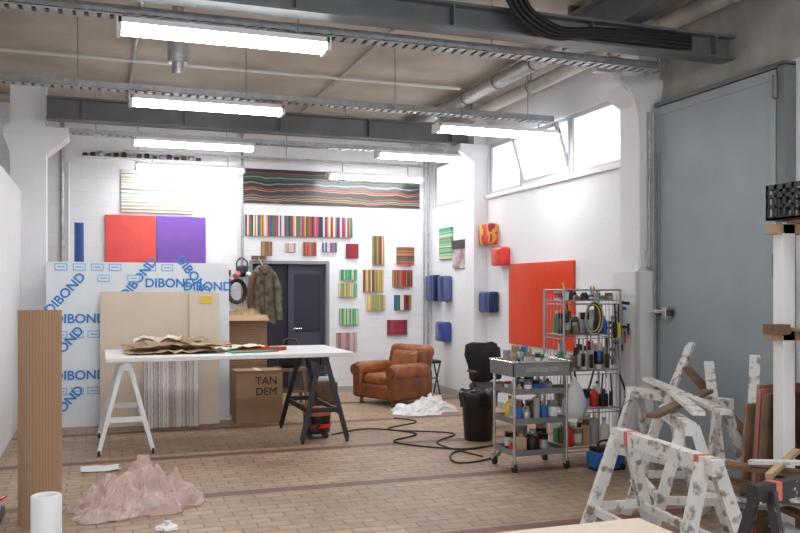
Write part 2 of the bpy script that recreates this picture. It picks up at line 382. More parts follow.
for (y,z) in((7.7,4.15),(7.78,4.15),(9.9,4.15),(12.1,4.15)): b.rod((-3.9,y,z),(4.3,y,z),.02,[GALV,WPLAST,GALV,PIPEM][int(y)%4],seg=8)
b.rod((.35,6.0,4.17),(.35,12.6,4.17),.022,GALV,seg=8); b.rod((2.75,5.0,4.17),(2.75,12.6,4.17),.022,PIPEM,seg=8)
b.done()
b=B('crane_rail'); b.box(4.1,4.13,-3.9,6.9,3.83,4.08,STEEL); b.box(4.02,4.21,-3.9,6.9,3.80,3.83,STEEL); b.box(4.02,4.21,-3.9,6.9,4.08,4.11,STEEL)
for y in(-2,1,5.2,6.8): b.box(4.05,4.18,y,y+.05,4.11,ZC,STEEL)
b.done()
b=B('hanging_cable_bundle')
for k in range(4):
    o=k*.045
    b.tube([(2.62+o,5.5,4.19),(2.72+o,5.6,3.95),(2.92+o,5.72,3.70+.01*k),(3.12+o,5.76,3.58+.02*k),(3.35+o*.6,5.8,3.55+.025*k),(3.7+o*.5,5.81,3.60+.02*k),(4.6,5.82,3.60+.03*k)],.020,CABLE)
b.done()
b=B('crane_trolley'); b.box(1.95,2.3,5.70,5.80,3.85,3.92,DSTEEL); b.box(2.0,2.1,5.68,5.82,3.92,3.98,RED); b.box(2.12,2.16,5.73,5.77,3.92,ZC,DSTEEL); b.rod((2.25,5.75,3.9),(2.25,5.75,ZC),.015,DSTEEL); b.done()
b=B('flue_pipe'); b.rod((.62,7.4,3.42),(.62,7.4,3.52),.05,GALV,seg=16); b.rod((.62,7.4,3.52),(.62,7.4,3.80),.085,GALV,seg=16); b.rod((.62,7.4,3.80),(.62,7.4,ZC),.05,GALV,seg=16); b.done()
b=B('emergency_light'); b.obox((4.5,6.9,3.70),(.3,.08,.12),WPLAST); b.box(4.48,4.52,6.88,6.92,3.76,ZC,WPLAST); b.done(bevel=.01)
b=B('wall_conduit'); 
b.tube([(4.55,6.85,3.6),(4.7,6.84,3.5),(4.78,6.83,3.3),(4.83,6.85,3.05),(4.83,6.85,2.4),(4.83,6.85,1.8)],.018,WPLAST); b.done()
b=B('wall_conduit'); b.rod((4.95,6.87,1.8),(4.95,6.87,3.3),.012,GALV); b.rod((5.0,6.87,1.8),(5.0,6.87,3.3),.012,WPLAST); b.box(4.92,5.03,6.865,6.895,1.82,1.98,LGREY); b.done()
b=B('wall_conduit'); b.rod((2.02,YB-.025,1.2),(2.02,YB-.025,4.15),.02,GALV); b.rod((1.94,YB-.02,2.1),(1.94,YB-.02,4.15),.012,WPLAST); b.box(1.97,2.07,YB-.06,YB-.001,1.15,1.35,WPLAST); b.done()
b=B('wall_conduit'); b.rod((-.5,YB-.035,.0),(-.5,YB-.035,4.1),.03,GALV); b.rod((-.42,YB-.03,.0),(-.42,YB-.03,3.4),.015,WPLAST); b.done()
b=B('wall_conduit'); b.rod((5.03,YB-.03,0),(5.03,YB-.03,3.9),.018,GALV); b.rod((4.96,YB-.02,0),(4.96,YB-.02,3.9),.012,GALV); b.done()
# ---------------------------------------------------------------- art
def artb(x0,x1,z0,z1,m,name='wall_painting',th=.03):
    b=B(name); b.box(x0,x1,YB-th,YB-.001,z0,z1,m); return b.done(bevel=.003)
def sm(i,ax,f,p,w=0,wsc=1.3): return stripes('art_stripes_%d'%i,ax,f,p,w,seed=i*17,wsc=wsc)
artb(.286,1.30,2.72,3.34,sm(1,'Z',62,PL,.05,2))
b=B('diptych_painting'); b.box(.07,.765,YB-.04,YB-.001,1.96,2.68,REDP); b.box(.775,1.48,YB-.04,YB-.001,1.96,2.68,PURP); b.done(bevel=.004)
artb(2.01,4.88,2.92,3.44,sm(2,'Z',70,PD,.12,2.6))
b=B('wall_painting'); b.box(2.07,3.75,YB-.04,YB-.001,2.42,2.74,sm(3,'X',44,P1)); b.done()
sml=[(2.31,2.48,2.12,2.34,PR),(2.68,2.84,2.18,2.32,PK),(2.96,3.17,2.13,2.34,PR),(3.27,3.5,2.19,2.34,PB),(3.65,3.85,2.1,2.33,PM)]
for i,(a,c,d,e,p) in enumerate(sml): artb(a,c,d,e,sm(10+i,'X',40,p),'small_painting')
big=[(4.08,4.285,2.0,2.46,PR+PY,'X'),(4.49,4.79,2.0,2.29,PR,'Z'),(3.54,3.83,1.76,1.92,PG,'X'),(3.93,4.27,1.57,1.92,PR+PY,'X'),(4.42,4.76,1.65,1.92,PR,'X'),
(3.52,3.83,1.49,1.71,PG+PY,'X'),(3.97,4.3,1.28,1.52,PY,'X'),(4.45,4.74,1.28,1.52,P1,'X'),(3.54,3.85,1.05,1.31,PG,'X'),(3.49,3.83,.65,.93,PK,'X'),(4.33,4.67,.88,1.12,PM,'X'),(4.42,4.72,.42,.72,PG+[(.05,.06,.05)],'Z')]
for i,(a,c,d,e,p,ax) in enumerate(big):
    b=B('relief_painting'); m=sm(30+i,ax,48,p)
    n=10
    pr=[Vector((a+(c-a)*k/n,YB-.02-.05*math.sin(math.pi*k/n),0)) for k in range(n+1)]+[Vector((c,YB-.001,0)),Vector((a,YB-.001,0))]
    b.loft([[v+Vector((0,0,d)) for v in pr],[v+Vector((0,0,e)) for v in pr]],m,False); b.done()
b=B('miniature_paintings')
for j in range(4):
    for i in range(2): b.box(1.64+i*.13,1.72+i*.13,YB-.03,YB-.001,1.90-j*.13-.08,1.90-j*.13,[PURPLE_C,BROWNC,PURPLE_C,BLACK][(i+j)%4])
b.done()
b=B('miniature_sculptures')
b.box(-.25,1.5,YB-.1,YB-.001,3.48,3.50,WHITEP)
for i in range(16):
    x=-.2+i*.105; h=.05+.03*((i*7)%3)/2; b.rbox((x,YB-.05,3.5+h/2),(.07,.06,h),.015,[BLACK,BROWNC,GALV,PURPLE_C][i%4])
b.done()
def artr(y0,y1,z0,z1,m,name='wall_painting'):
    b=B(name); b.box(XW-.035,XW-.001,y0,y1,z0,z1,m); return b.done(bevel=.003)
artr(12.0,12.5,2.08,2.57,stripes('art_green','Z',50,PG+[(.05,.15,.05),(.3,.3,.1)],seed=3,wob=.03))
b=B('portrait_canvas'); b.box(XW-.035,XW-.001,11.45,11.95,1.93,2.35,mat('abstract_pink',(.62,.60,.60),.4,c2=(.30,.16,.18),vs=4,thr=(.4,.6))); b.box(XW-.04,XW-.034,11.45,11.95,2.22,2.35,BLACK); b.done()
artr(8.45,10.06,.90,1.94,REDO,'red_painting')
STR=stripes('art_redgloss','Y',22,[(.6,.02,.02),(.7,.06,.03),(.35,.01,.03),(.75,.35,.05),(.7,.4,.05)],seed=9,wob=.3,wsc=5)
STB=stripes('art_bluegloss','Y',26,[(.01,.03,.16),(.02,.06,.25),(.01,.02,.08),(.08,.12,.28),(.02,.04,.18)],seed=4)
for (y0,y1,z0,z1,m) in [(10.42,10.77,2.22,2.51,STR),(10.06,10.38,1.92,2.17,RED),(10.40,10.77,1.29,1.58,STB),(12.45,12.8,1.42,1.84,STB),(12.02,12.30,1.42,1.82,STB),(12.05,12.4,.80,1.11,BLUE)]:
    b=B('curved_wall_panel'); b.rbox((XW-.075,(y0+y1)/2,(z0+z1)/2),(.145,y1-y0,z1-z0),.035,m,seg=4); b.done()
# ---------------------------------------------------------------- boards at the left
b=B('insulation_board_stack'); rx=Matrix.Rotation(-.035,3,'X')
b.obox((.46,10.66,.965),(2.1,.05,1.93),BOARD,rx); b.obox((.40,10.74,.96),(2.0,.05,1.92),BOARD,rx); b.obox((.5,10.82,.95),(1.9,.05,1.9),PLY,rx)
b.beam((-.3,10.85,1.75),(-.3,10.98,0),.05,.05,WOOD); b.beam((1.3,10.85,1.75),(1.3,10.98,0),.05,.05,WOOD)
bd=b.done()
def yb(z): return 10.632+(z-.965)*.035-.003
def T(x,z,rot,sz=.155): text('DIBOND',(x,yb(z)-.003,z),sz,PRINT,bd,rot,bold=.0028)
for (x,z,r) in [(-.22,1.26,.0),(-.22,.60,.0),(-.38,1.56,.85),(-.40,.93,.85),(-.40,.24,.85),(.80,1.68,.0),(.44,1.74,.9),(1.08,1.77,-.9),(1.25,1.64,.0)]: T(x,z,r,.15)
b=B('printed_marks')
def mark(x,z,w=.14,h=.085):
    b.box(x,x+w,yb(z)-.004,yb(z)+.004,z-h/2,z+h/2,PRINTL); b.box(x+.012,x+w-.012,yb(z)-.006,yb(z),z-h/2+.012,z+h/2-.012,BOARD); b.box(x+.03,x+w-.03,yb(z)-.007,yb(z),z-.008,z+.008,PRINTL)
for k in range(9):
    if k in(4,7,8): continue
    mark(-.5+k*.20,1.87)
for k in(1,3): mark(-.2+k*.17,1.74)
for z in(1.08,.42):
    for x in(-.5,-.32,-.14): mark(x,z)
b.done(parent=bd)
b=B('plywood_panel'); b.obox((.66,10.47,.79),(1.32,.03,1.58),PLY,rx); b.done(bevel=.003)
b=B('plywood_panel'); b.obox((1.18,10.38,.78),(.35,.02,1.56),PLY,rx); b.obox((1.2,10.388,1.48),(.14,.008,.09),YEL,rx); b.done(bevel=.002)
b=B('foil_wrapped_package'); b.rbox((.78,10.2,.41),(.62,.12,.82),.03,SILV,rx); b.done()
b=B('blue_tube'); b.rod((-.24,11.25,0),(-.24,11.05,2.42),.055,mat('blue_tube_m',(.03,.08,.3),.5),seg=18); b.done()
b=B('cardboard_box'); b.box(1.53,2.09,10.2,10.58,0,.63,CARD); b.box(1.53,2.09,10.195,10.2,.6,.632,CARD2); b.box(1.78,1.84,10.19,10.585,.631,.634,CREAM); b.box(1.53,2.09,10.197,10.2,.30,.306,CARD2)
bx=b.done(bevel=.004)
text('TAN\nDEM',(1.89,10.192,.44),.13,INK,bx)
b=B('cardboard_box'); b.box(1.45,2.05,11.02,11.4,0,1.2,CARD2)
for k in range(18): b.box(1.45,2.05,11.01,11.02,.64+k*.03,.655+k*.03,CARD)
b.obox((1.75,10.95,1.24),(.6,.2,.006),CARD,Matrix.Rotation(.35,3,'X')); b.done()
b=B('crumpled_kraft_paper'); b.sheet((1.75,11.22,1.2),.5,.32,.16,KRAFT,seed=3); b.done()
# brown corrugated roll
b=B('corrugated_cardboard_roll'); n=168
def rr(r,z,fl): return [Vector((-.39+(r+(.0025 if k%4<2 else 0)*fl)*math.cos(2*math.pi*k/n),6.35+(r+(.0025 if k%4<2 else 0)*fl)*math.sin(2*math.pi*k/n),z)) for k in range(n)]
A,C_=rr(.138,0,1),rr(.138,1.46,1)
for k in range(n):
    j=(k+1)%n; b.add([A[k],A[j],C_[j],C_[k]],[(0,1,2,3)],ROLLSHADE if k%4==2 else ROLLM)
b.loft([C_,rr(.12,1.46,0),rr(.12,.9,0)],ROLLM,False,False)
b.loft([rr(.10,.9,0),rr(.10,1.445,0),rr(.07,1.445,0),rr(.07,.9,0)],ROLLSHADE,False,False); b.loft([rr(.12,.92,0),rr(.05,.92,0)],ROLLSHADE,False,True); b.done()
b=B('white_plastic_roll'); b.lathe(-.25,4.54,0,[(.07,0),(.072,.01),(.072,.585),(.066,.59),(.048,.59),(.045,.58),(.045,.5)],WPLAST,28); b.done()
b=B('plastic_film_heap'); b.sheet((.27,6.6,0),.92,.72,.16,CLEARP,n=44,seed=5,rot=.3,sc=5); b.sheet((.06,6.38,0),.5,.4,.07,CLEARP,n=22,seed=9,sc=5); b.sheet((.42,6.80,.01),.5,.42,.22,CLEARP,n=28,seed=15,sc=5); b.sheet((.2,6.75,.0),.6,.4,.13,CLEARP,n=24,seed=31,sc=5)
b.sheet((.3,6.6,.0),.35,.25,.07,WBAG,n=14,seed=33,sc=5); b.done()
b=B('paper_scrap'); b.sheet((.0,8.05,0),.32,.26,.03,WPLAST,n=8,seed=2,mode='flat'); b.done()
b=B('paper_scrap'); b.sheet((.42,5.9,0),.16,.14,.03,WBAG,n=8,seed=12); b.done()
b=B('paint_tray'); b.obox((-.76,6.5,.03),(.24,.34,.06),BLACK); b.obox((-.76,6.5,.065),(.2,.3,.02),GALV); b.rod((-.76,6.5,.08),(-.64,6.7,.12),.012,RED); b.done(bevel=.01)
# ---------------------------------------------------------------- work table
def sawhorse(name,c,ang,L,h,m,foot=.28,leg=.045,tilt=None,caster=False,tape=False,top=None):
    b=B(name)
    b.beam((0,-L/2,h-.04),(0,L/2,h-.04),top or .07,.08,m)
    for sy in(-1,1):
        for s_ in(-1,1):
            p0=(s_*.035,sy*(L/2-.08),h-.03); p1=(s_*foot,sy*(L/2-.0),.04 if caster else .0)
            b.beam(p0,p1,leg,leg*.6,m,up=(0,1,0))
            if caster:
                b.rod((s_*foot-.012,sy*L/2,.03),(s_*foot+.012,sy*L/2,.03),.03,BLACK,seg=12)
        b.beam((-foot*.62,sy*(L/2-.02),h*.38),(foot*.62,sy*(L/2-.02),h*.38),.03,.05,m)
    for s_ in(-1,1): b.beam((s_*foot*.64,-L/2+.02,h*.36),(s_*foot*.64,L/2-.02,h*.36),.03,.05,m)
    if tape:
        for yy in(-L/2+.12,L/2-.2): b.beam((0,yy,h-.039),(0,yy+.04,h-.039),(top or .07)+.004,.084,TAPE)
    M=Matrix.Translation(Vector(c))@(Matrix.Rotation(ang,4,'Z'))
    if tilt is not None: M=M@tilt
    return b.done(M)
sawhorse('white_trestle',(.24,9.2,0),0,1.1,.90,WHITEP,foot=.25,caster=True,leg=.04)
sawhorse('black_trestle',(2.22,9.2,0),0,1.1,.90,BLACK,foot=.24,caster=True,leg=.05)
b=B('work_table_top'); b.box(.05,2.53,8.6,9.9,.902,.945,WHITEP); b.done(bevel=.006)
b=B('kraft_paper_pile'); b.sheet((.72,9.3,.945),.95,.8,.07,KRAFT,n=14,seed=1,mode='flat',sc=3); b.sheet((.56,9.2,.99),.6,.4,.12,CARD,n=8,seed=8,mode='flat',rot=.3); b.sheet((1.0,9.25,.99),.6,.4,.15,KRAFT,n=8,seed=4,mode='flat',rot=-.4)
b.sheet((.6,9.5,1.03),.5,.3,.12,PLY,n=6,seed=6,mode='flat',rot=-.1); b.sheet((.85,9.5,1.03),.5,.35,.10,CARD,n=6,seed=16,mode='flat',rot=.2); b.done()
b=B('coloured_paper_sheets'); b.obox((1.50,9.1,.951),(.5,.45,.008),GRN,Matrix.Rotation(.2,3,'Z')); b.obox((1.70,9.35,.96),(.5,.4,.008),RED,Matrix.Rotation(-.2,3,'Z')); b.obox((1.55,9.5,.972),(.4,.3,.01),RED,Matrix.Rotation(.4,3,'Z')); b.sheet((1.5,9.3,.975),.35,.3,.05,CREAM,n=6,seed=3,mode='flat'); b.done()
b=B('shop_vacuum'); cx,cy=2.22,9.0
b.lathe(cx,cy,.05,[(.10,0),(.14,.01),(.15,.18),(.15,.2)],BLACK,20); b.lathe(cx,cy,.25,[(.155,0),(.15,.05),(.10,.08),(.03,.09)],ORG,20); b.lathe(cx,cy,.12,[(.152,0),(.154,.04)],RED,20)
b.tube([(cx,cy-.13,.16),(cx-.1,cy-.2,.10),(cx-.12,cy-.1,.3),(cx-.05,cy,.34)],.02,CABLE)
for a in range(4): b.rod((cx+.12*math.cos(a*1.57+.7),cy+.12*math.sin(a*1.57+.7)-.01,.03),(cx+.12*math.cos(a*1.57+.7),cy+.12*math.sin(a*1.57+.7)+.01,.03),.03,BLACK)
for a in range(4): b.rod((cx+.12*math.cos(a*1.57+.7),cy+.12*math.sin(a*1.57+.7),.03),(cx+.1*math.cos(a*1.57+.7),cy+.1*math.sin(a*1.57+.7),.07),.012,BLACK)
b.done()
b=B('wooden_stool'); cx,cy=2.5,11.7
b.box(cx-.2,cx+.2,cy-.18,cy+.18,.48,.52,WOODB)
for i in(-1,1):
    for j in(-1,1): b.beam((cx+i*.16,cy+j*.14,.48),(cx+i*.2,cy+j*.18,0),.035,.035,WOODB)
b.beam((cx-.18,cy-.16,.2),(cx+.18,cy-.16,.2),.03,.03,WOODB); b.beam((cx-.18,cy+.16,.2),(cx+.18,cy+.16,.2),.03,.03,WOODB)
b.done()
b=B('canvas_tool_bag'); b.rbox((2.5,11.7,.65),(.34,.26,.26),.08,BLACKF); b.tube([(2.4,11.7,.75),(2.42,11.7,.9),(2.58,11.7,.9),(2.6,11.7,.75)],.012,BROWNC); b.done()
b=B('tool_case'); b.rbox((2.95,11.6,.16),(.36,.3,.32),.03,BROWNC); b.rbox((2.95,11.6,.35),(.3,.26,.06),.02,GREYP); b.tube([(2.86,11.6,.37),(2.88,11.6,.43),(3.02,11.6,.43),(3.04,11.6,.37)],.012,BLACK); b.done()
# ---------------------------------------------------------------- hanging jacket
b=B('hanging_jacket'); jx,jy=2.28,12.5; rings=[]
prof=[(1.95,.06,.045),(1.91,.12,.07),(1.85,.17,.09),(1.70,.18,.10),(1.5,.16,.09),(1.3,.17,.10),(1.12,.19,.12)]
for k,(z,rx_,ry_) in enumerate(prof):
    rings.append([Vector((jx+rx_*math.cos(t)*(1+.12*math.sin(t*7+z*5)),jy+ry_*math.sin(t)*(1+.25*math.sin(t*6+k)),z+.03*math.sin(t*3))) for t in [2*math.pi*i/36 for i in range(36)]])
b.loft(rings,OLIVE)
b.tube([(jx-.12,jy-.02,1.85),(jx-.20,jy-.06,1.65),(jx-.21,jy-.08,1.42),(jx-.18,jy-.10,1.2)],.052,BROWNC,seg=10)
b.tube([(jx+.12,jy-.02,1.85),(jx+.20,jy-.06,1.62),(jx+.20,jy-.08,1.40),(jx+.21,jy-.1,1.16)],.052,OLIVE,seg=10)
b.tube([(jx-.07,jy-.06,1.93),(jx,jy-.1,1.84),(jx+.07,jy-.06,1.93)],.03,BROWNC); b.tube([(jx,jy-.10,1.85),(jx-.01,jy-.115,1.5),(jx,jy-.14,1.14)],.012,BROWNC)
b.rod((jx,jy,1.93),(jx-.02,12.86,2.1),.01,GALV); b.box(jx-.12,jx+.1,12.84,12.875,2.06,2.12,WOODB); b.done()
b=B('respirator_mask'); mx_=2.0; b.rbox((mx_,12.72,1.88),(.17,.12,.17),.05,BLACK); b.rod((mx_-.07,12.66,1.84),(mx_-.12,12.6,1.80),.045,PINK); b.rod((mx_+.07,12.66,1.84),(mx_+.12,12.6,1.80),.045,GALV)
b.tube([(mx_-.08,12.74,1.9),(mx_-.07,12.78,2.02),(mx_,12.8,2.08),(mx_+.08,12.78,2.02),(mx_+.08,12.74,1.9)],.012,BLACK); b.rod((mx_,12.78,2.07),(mx_,12.855,2.07),.01,GALV); b.done()
b=B('coiled_hose'); 
for k in range(4): b.tube([(1.93+(.11+.01*k)*math.cos(t*math.pi/5),12.82-.015*k,1.58+(.15+.01*k)*math.sin(t*math.pi/5)) for t in range(11)],.014,[BROWNC,BLACK][k%2],sub=3)
b.done()
# ---------------------------------------------------------------- armchair
b=B('leather_armchair')   # local: faces -Y
b.rbox((0,0,.20),(.86,.80,.22),.05,LEATH)
b.rbox((0,-.06,.37),(.54,.66,.17),.07,LEATH2)
for s_ in(-1,1):
    b.rbox((s_*.38,-.03,.31),(.19,.80,.44),.06,LEATH)
    b.rbox((s_*.39,-.06,.50),(.25,.74,.22),.10,LEATH2,seg=6)
    b.rod((s_*.39,-.45,.50),(s_*.39,-.41,.50),.085,LEATH,seg=24)
rb=Matrix.Rotation(-.22,3,'X')
b.rbox((0,.33,.56),(.82,.22,.52),.09,LEATH,rb,seg=5)
b.rbox((0,.24,.56),(.54,.16,.42),.07,LEATH2,rb,seg=5)
b.rbox((0,.385,.76),(.84,.22,.20),.095,LEATH2,seg=6)
for s_ in(-1,1):
    for y in(-.34,.32): b.rod((s_*.34,y,0),(s_*.34,y,.10),.03,WOODB)
b.done(Matrix.Translation((3.93,11.4,0))@Matrix.Rotation(math.radians(-66),4,'Z')@Matrix.Scale(.95,4))
b=B('plastic_bag_heap'); b.sheet((4.0,10.4,0),.9,.6,.11,WBAG,n=30,seed=21,sc=5); b.sheet((4.15,10.55,0),.5,.4,.16,WBAG,n=20,seed=24,sc=5); b.done()
b=B('black_folding_stool'); cx,cy=4.78,12.2
b.rbox((cx,cy,.5),(.3,.3,.05),.02,BLACK)
for i in(-1,1): 
    b.rod((cx+i*.13,cy-.13,.48),(cx+i*.13,cy+.13,.0),.012,BLACK); b.rod((cx+i*.13,cy+.13,.48),(cx+i*.13,cy-.13,.0),.012,BLACK)
b.rod((cx-.13,cy,.24),(cx+.13,cy,.24),.01,BLACK); b.done()
# ---------------------------------------------------------------- office chair & bin
CHF=mat('charcoal_fabric',(.035,.037,.045),.85,bump=.3)
b=B('office_chair')
cx,cy=4.36,9.05
for k in range(5):
    a=k*2*math.pi/5+.3; ex,ey=cx+.30*math.cos(a),cy+.30*math.sin(a)
    b.beam((cx,cy,.11),(ex,ey,.07),.04,.03,BLACK); b.rod((ex,ey-.012,.03),(ex,ey+.012,.03),.03,BLACK); b.rod((ex,ey,.03),(ex,ey,.08),.01,BLACK)
b.rod((cx,cy,.08),(cx,cy,.42),.025,CHROME); b.rbox((cx,cy,.46),(.46,.44,.09),.04,CHF)
b.beam((cx,cy+.2,.42),(cx,cy+.26,.62),.05,.02,BLACK); b.rbox((cx,cy+.24,.72),(.42,.08,.40),.035,CHF,Matrix.Rotation(-.1,3,'X'))
for s_ in(-1,1): b.tube([(cx+s_*.22,cy,.46),(cx+s_*.27,cy,.55),(cx+s_*.27,cy,.64)],.012,BLACK); b.rbox((cx+s_*.27,cy,.65),(.05,.24,.03),.012,BLACK)
rings=[]
for k,(z,rx_,ry_) in enumerate([(.95,.14,.05),(.93,.19,.07),(.82,.20,.08),(.66,.16,.08),(.52,.13,.07)]):
    rings.append([Vector((cx-.06+rx_*math.cos(t)*(1+.14*math.sin(t*7+k)),cy+.22+ry_*math.sin(t)*(1+.2*math.sin(t*5+k)),z+.03*math.sin(t*2+1))) for t in [2*math.pi*i/28 for i in range(28)]])
b.loft(rings,BLACKF,True,True); b.done()
b=B('rubbish_bin'); b.lathe(3.82,8.3,0,[(.14,0),(.15,.01),(.185,.46),(.19,.47)],BLACK,24)
rings=[]
for k,(z,r) in enumerate([(.36,.19),(.44,.2),(.50,.205),(.53,.19),(.47,.16),(.25,.13)]):
    rings.append([Vector((3.82+r*(1+.05*math.sin(t*9+k))*math.cos(t),8.3+r*(1+.05*math.sin(t*9+k))*math.sin(t),z+.012*math.sin(t*6))) for t in [2*math.pi*i/36 for i in range(36)]])
b.loft(rings,mat('bin_liner',(.01,.01,.012),.25),True,False); b.done()
# ---------------------------------------------------------------- containers
COL=[WPLAST,LGREY,GREYP,BLACK,GALV,CREAM,WPLAST,GALV,BLACK,GREYP,RED,BLUEB,YEL,GRN,KRAFT,WOODB]
COLD=[BLACK,GREYP,GALV,BLACK,WOODB,BLUEB,GREYP,LGREY,CREAM,BLACK,KRAFT,GRN,RED,WPLAST]
def item(b,x,y,z,kind,h,r,m,m2):
    if kind==0: b.lathe(x,y,z,[(r*.95,0),(r,.01),(r,h*.62),(r*.8,h*.72),(r*.32,h*.8),(r*.3,h*.88)],m,12); b.lathe(x,y,z+h*.88,[(r*.36,0),(r*.36,h*.12)],m2,10)
    elif kind==1: b.lathe(x,y,z,[(r,0),(r,h*.93),(r*1.05,h*.94),(r*1.05,h),(r*.9,h)],m,14); b.lathe(x,y,z+h*.2,[(r*1.01,0),(r*1.01,h*.5)],m2,14)
    elif kind==2: b.lathe(x,y,z,[(r,0),(r,h*.75),(r*.75,h*.8)],m,12); b.lathe(x,y,z+h*.8,[(r*.7,0),(r*.7,h*.2)],m2,10)
    elif kind==3: b.rbox((x,y,z+h/2),(r*1.9,r*1.4,h),r*.3,m); b.rod((x,y,z+h),(x,y,z+h+.025),r*.35,m2)
    elif kind==4: b.lathe(x,y,z,[(r*.85,0),(r,h),(r*.93,h),(r*.8,.02)],m,14)
    else:
        rot=Matrix.Rotation(R.uniform(-.6,.6),3,'Z'); hh=h*.45; b.obox((x,y,z+hh/2),(r*2.0,r*1.8,hh),m,rot); b.obox((x,y,z+hh+.015),(r*1.6,r*1.7,.03),m2,Matrix.Rotation(R.uniform(-1,1),3,'Z'))
    if kind==4:
        for k in range(3): 
            dx,dy=R.uniform(-.03,.03),R.uniform(-.03,.03); b.rod((x,y,z+.02),(x+dx,y+dy,z+h+R.uniform(.04,.09)),.006,R.choice([WOOD,RED,BLACK,YEL]),seg=6)
def fill(name,x0,x1,y0,y1,z,rows,hmin,hmax,parent=None,rm=(.028,.05),cols=COL):
    b=B(name)
    for j in range(rows):
        y=y0+(y1-y0)*(j+.5)/rows; x=x0+.03
        while x<x1-.03:
            r=R.uniform(*rm); h=R.uniform(hmin,hmax)
            if x+2*r>x1: break
            item(b,x+r,y+R.uniform(-.015,.015),z,R.choice([0,0,1,1,2,3,4,5]),h,r,R.choice(cols),R.choice(cols)); x+=2*r+R.uniform(.002,.02)
    return b.done(parent=parent)
TC=mat('cart_grey',(.33,.33,.34),.35,.6,var=.15)
b=B('utility_cart'); x0,x1,y0,y1=3.42,3.94,6.68,7.08
for x in(x0,x1):
    for y in(y0,y1):
        b.rod((x,y,.09),(x,y,.98),.013,CHROME); b.rod((x-.012,y,.04),(x+.012,y,.04),.04,BLACK,seg=16); b.box(x-.02,x+.02,y-.02,y+.02,.05,.10,CHROME)
for z in(.14,.42,.68):
    b.box(x0,x1,y0,y1,z,z+.012,TC); 
    b.box(x0,x1,y0-.006,y0,z,z+.05,TC); b.box(x0,x1,y1,y1+.006,z,z+.05,TC); b.box(x0-.006,x0,y0,y1,z,z+.05,TC); b.box(x1,x1+.006,y0,y1,z,z+.05,TC)
z=.84
b.box(x0-.02,x1+.02,y0-.02,y1+.02,z,z+.012,TC)
for a in((x0-.03,x1+.03,y0-.03,y0-.018),(x0-.03,x1+.03,y1+.018,y1+.03),(x0-.03,x0-.018,y0-.03,y1+.03),(x1+.018,x1+.03,y0-.03,y1+.03)): b.box(*a,z,z+.12,TC)
b.rod((x0-.03,y0-.03,z+.125),(x1+.03,y0-.03,z+.125),.01,CHROME); b.rod((x0-.03,y1+.03,z+.125),(x1+.03,y1+.03,z+.125),.01,CHROME)
b.rod((x0-.03,y0-.03,z+.125),(x0-.03,y1+.03,z+.125),.01,CHROME); b.rod((x1+.03,y0-.03,z+.125),(x1+.03,y1+.03,z+.125),.01,CHROME)
b.box(x0+.1,x1-.1,y0-.034,y0-.03,z+.04,z+.08,GALV)
cart=b.done()
fill('bottles_top',x0+.02,x1-.02,y0+.02,y1-.02,.852,3,.13,.25,cart)
fill('bottles_upper',x0+.03,x1-.03,y0+.03,y1-.03,.692,3,.06,.13,cart)
fill('bottles_middle',x0+.03,x1-.03,y0+.03,y1-.03,.432,3,.12,.22,cart)
fill('bottles_lower',x0+.03,x1-.03,y0+.03,y1-.03,.152,3,.13,.25,cart,(.04,.06))
b=B('wire_shelf_rack'); x0,x1,y0,y1=4.07,4.68,6.95,7.32
for x in(x0,x1):
    for y in(y0,y1): b.rod((x,y,.0),(x,y,1.60),.012,DCHR)
for z in(.12,.48,.84,1.18,1.5):
    for zz in(z,z-.035):
        b.rod((x0,y0,zz),(x1,y0,zz),.005,DCHR,seg=6); b.rod((x0,y1,zz),(x1,y1,zz),.005,DCHR,seg=6); b.rod((x0,y0,zz),(x0,y1,zz),.005,DCHR,seg=6); b.rod((x1,y0,zz),(x1,y1,zz),.005,DCHR,seg=6)
    for k in range(1,18): x=x0+(x1-x0)*k/18; b.rod((x,y0,z),(x,y1,z),.003,DCHR,seg=5)
for k in range(1,6):
    y=y0+(y1-y0)*k/6; b.rod((x1,y,.1),(x1,y,1.55),.003,DCHR,seg=5); b.rod((x0,y,.1),(x0,y,1.55),.003,DCHR,seg=5)
b.rod((x0,y0,1.60),(x1,y0,1.60),.008,DCHR); b.rod((x0,y0,1.60),(x0,y1,1.60),.008,DCHR); b.rod((x1,y0,1.60),(x1,y1,1.60),.008,DCHR); b.rod((x0,y1,1.60),(x1,y1,1.60),.008,DCHR)
rk=b.done()
fill('supplies_a',x0+.02,x1-.02,y0+.03,y1-.03,1.505,2,.04,.10,rk,(.02,.04),COLD)
fill('supplies_b',x0+.02,x1-.02,y0+.03,y1-.03,1.185,3,.12,.24,rk,(.028,.05),COLD)
fill('supplies_c',x0+.02,x1-.02,y0+.03,y1-.03,.845,3,.12,.26,rk,(.028,.05),COLD)
fill('supplies_d',x0+.02,x1-.02,y0+.03,y1-.03,.485,2,.12,.26,rk,(.04,.06),COLD)
fill('supplies_e',x0+.02,x1-.02,y0+.03,y1-.03,.125,2,.15,.28,rk,(.04,.07),COLD)
b=B('hanging_tools')
for k in range(14):
    x=x0+.02+k*.043; z=R.choice([1.5,1.5,1.18,1.18,.84]); L=R.uniform(.18,.36)
    b.rod((x,y0-.02,z-.03),(x+R.uniform(-.02,.02),y0-.025,z-L*.6),.008,R.choice([BLACK,GALV,GREYP]),seg=8); b.rbox((x,y0-.025,z-L*.78),(.035,.03,L*.42),.012,R.choice([BLACK,BLACK,RED,GREYP,BLUEB,YEL,BLACK]))
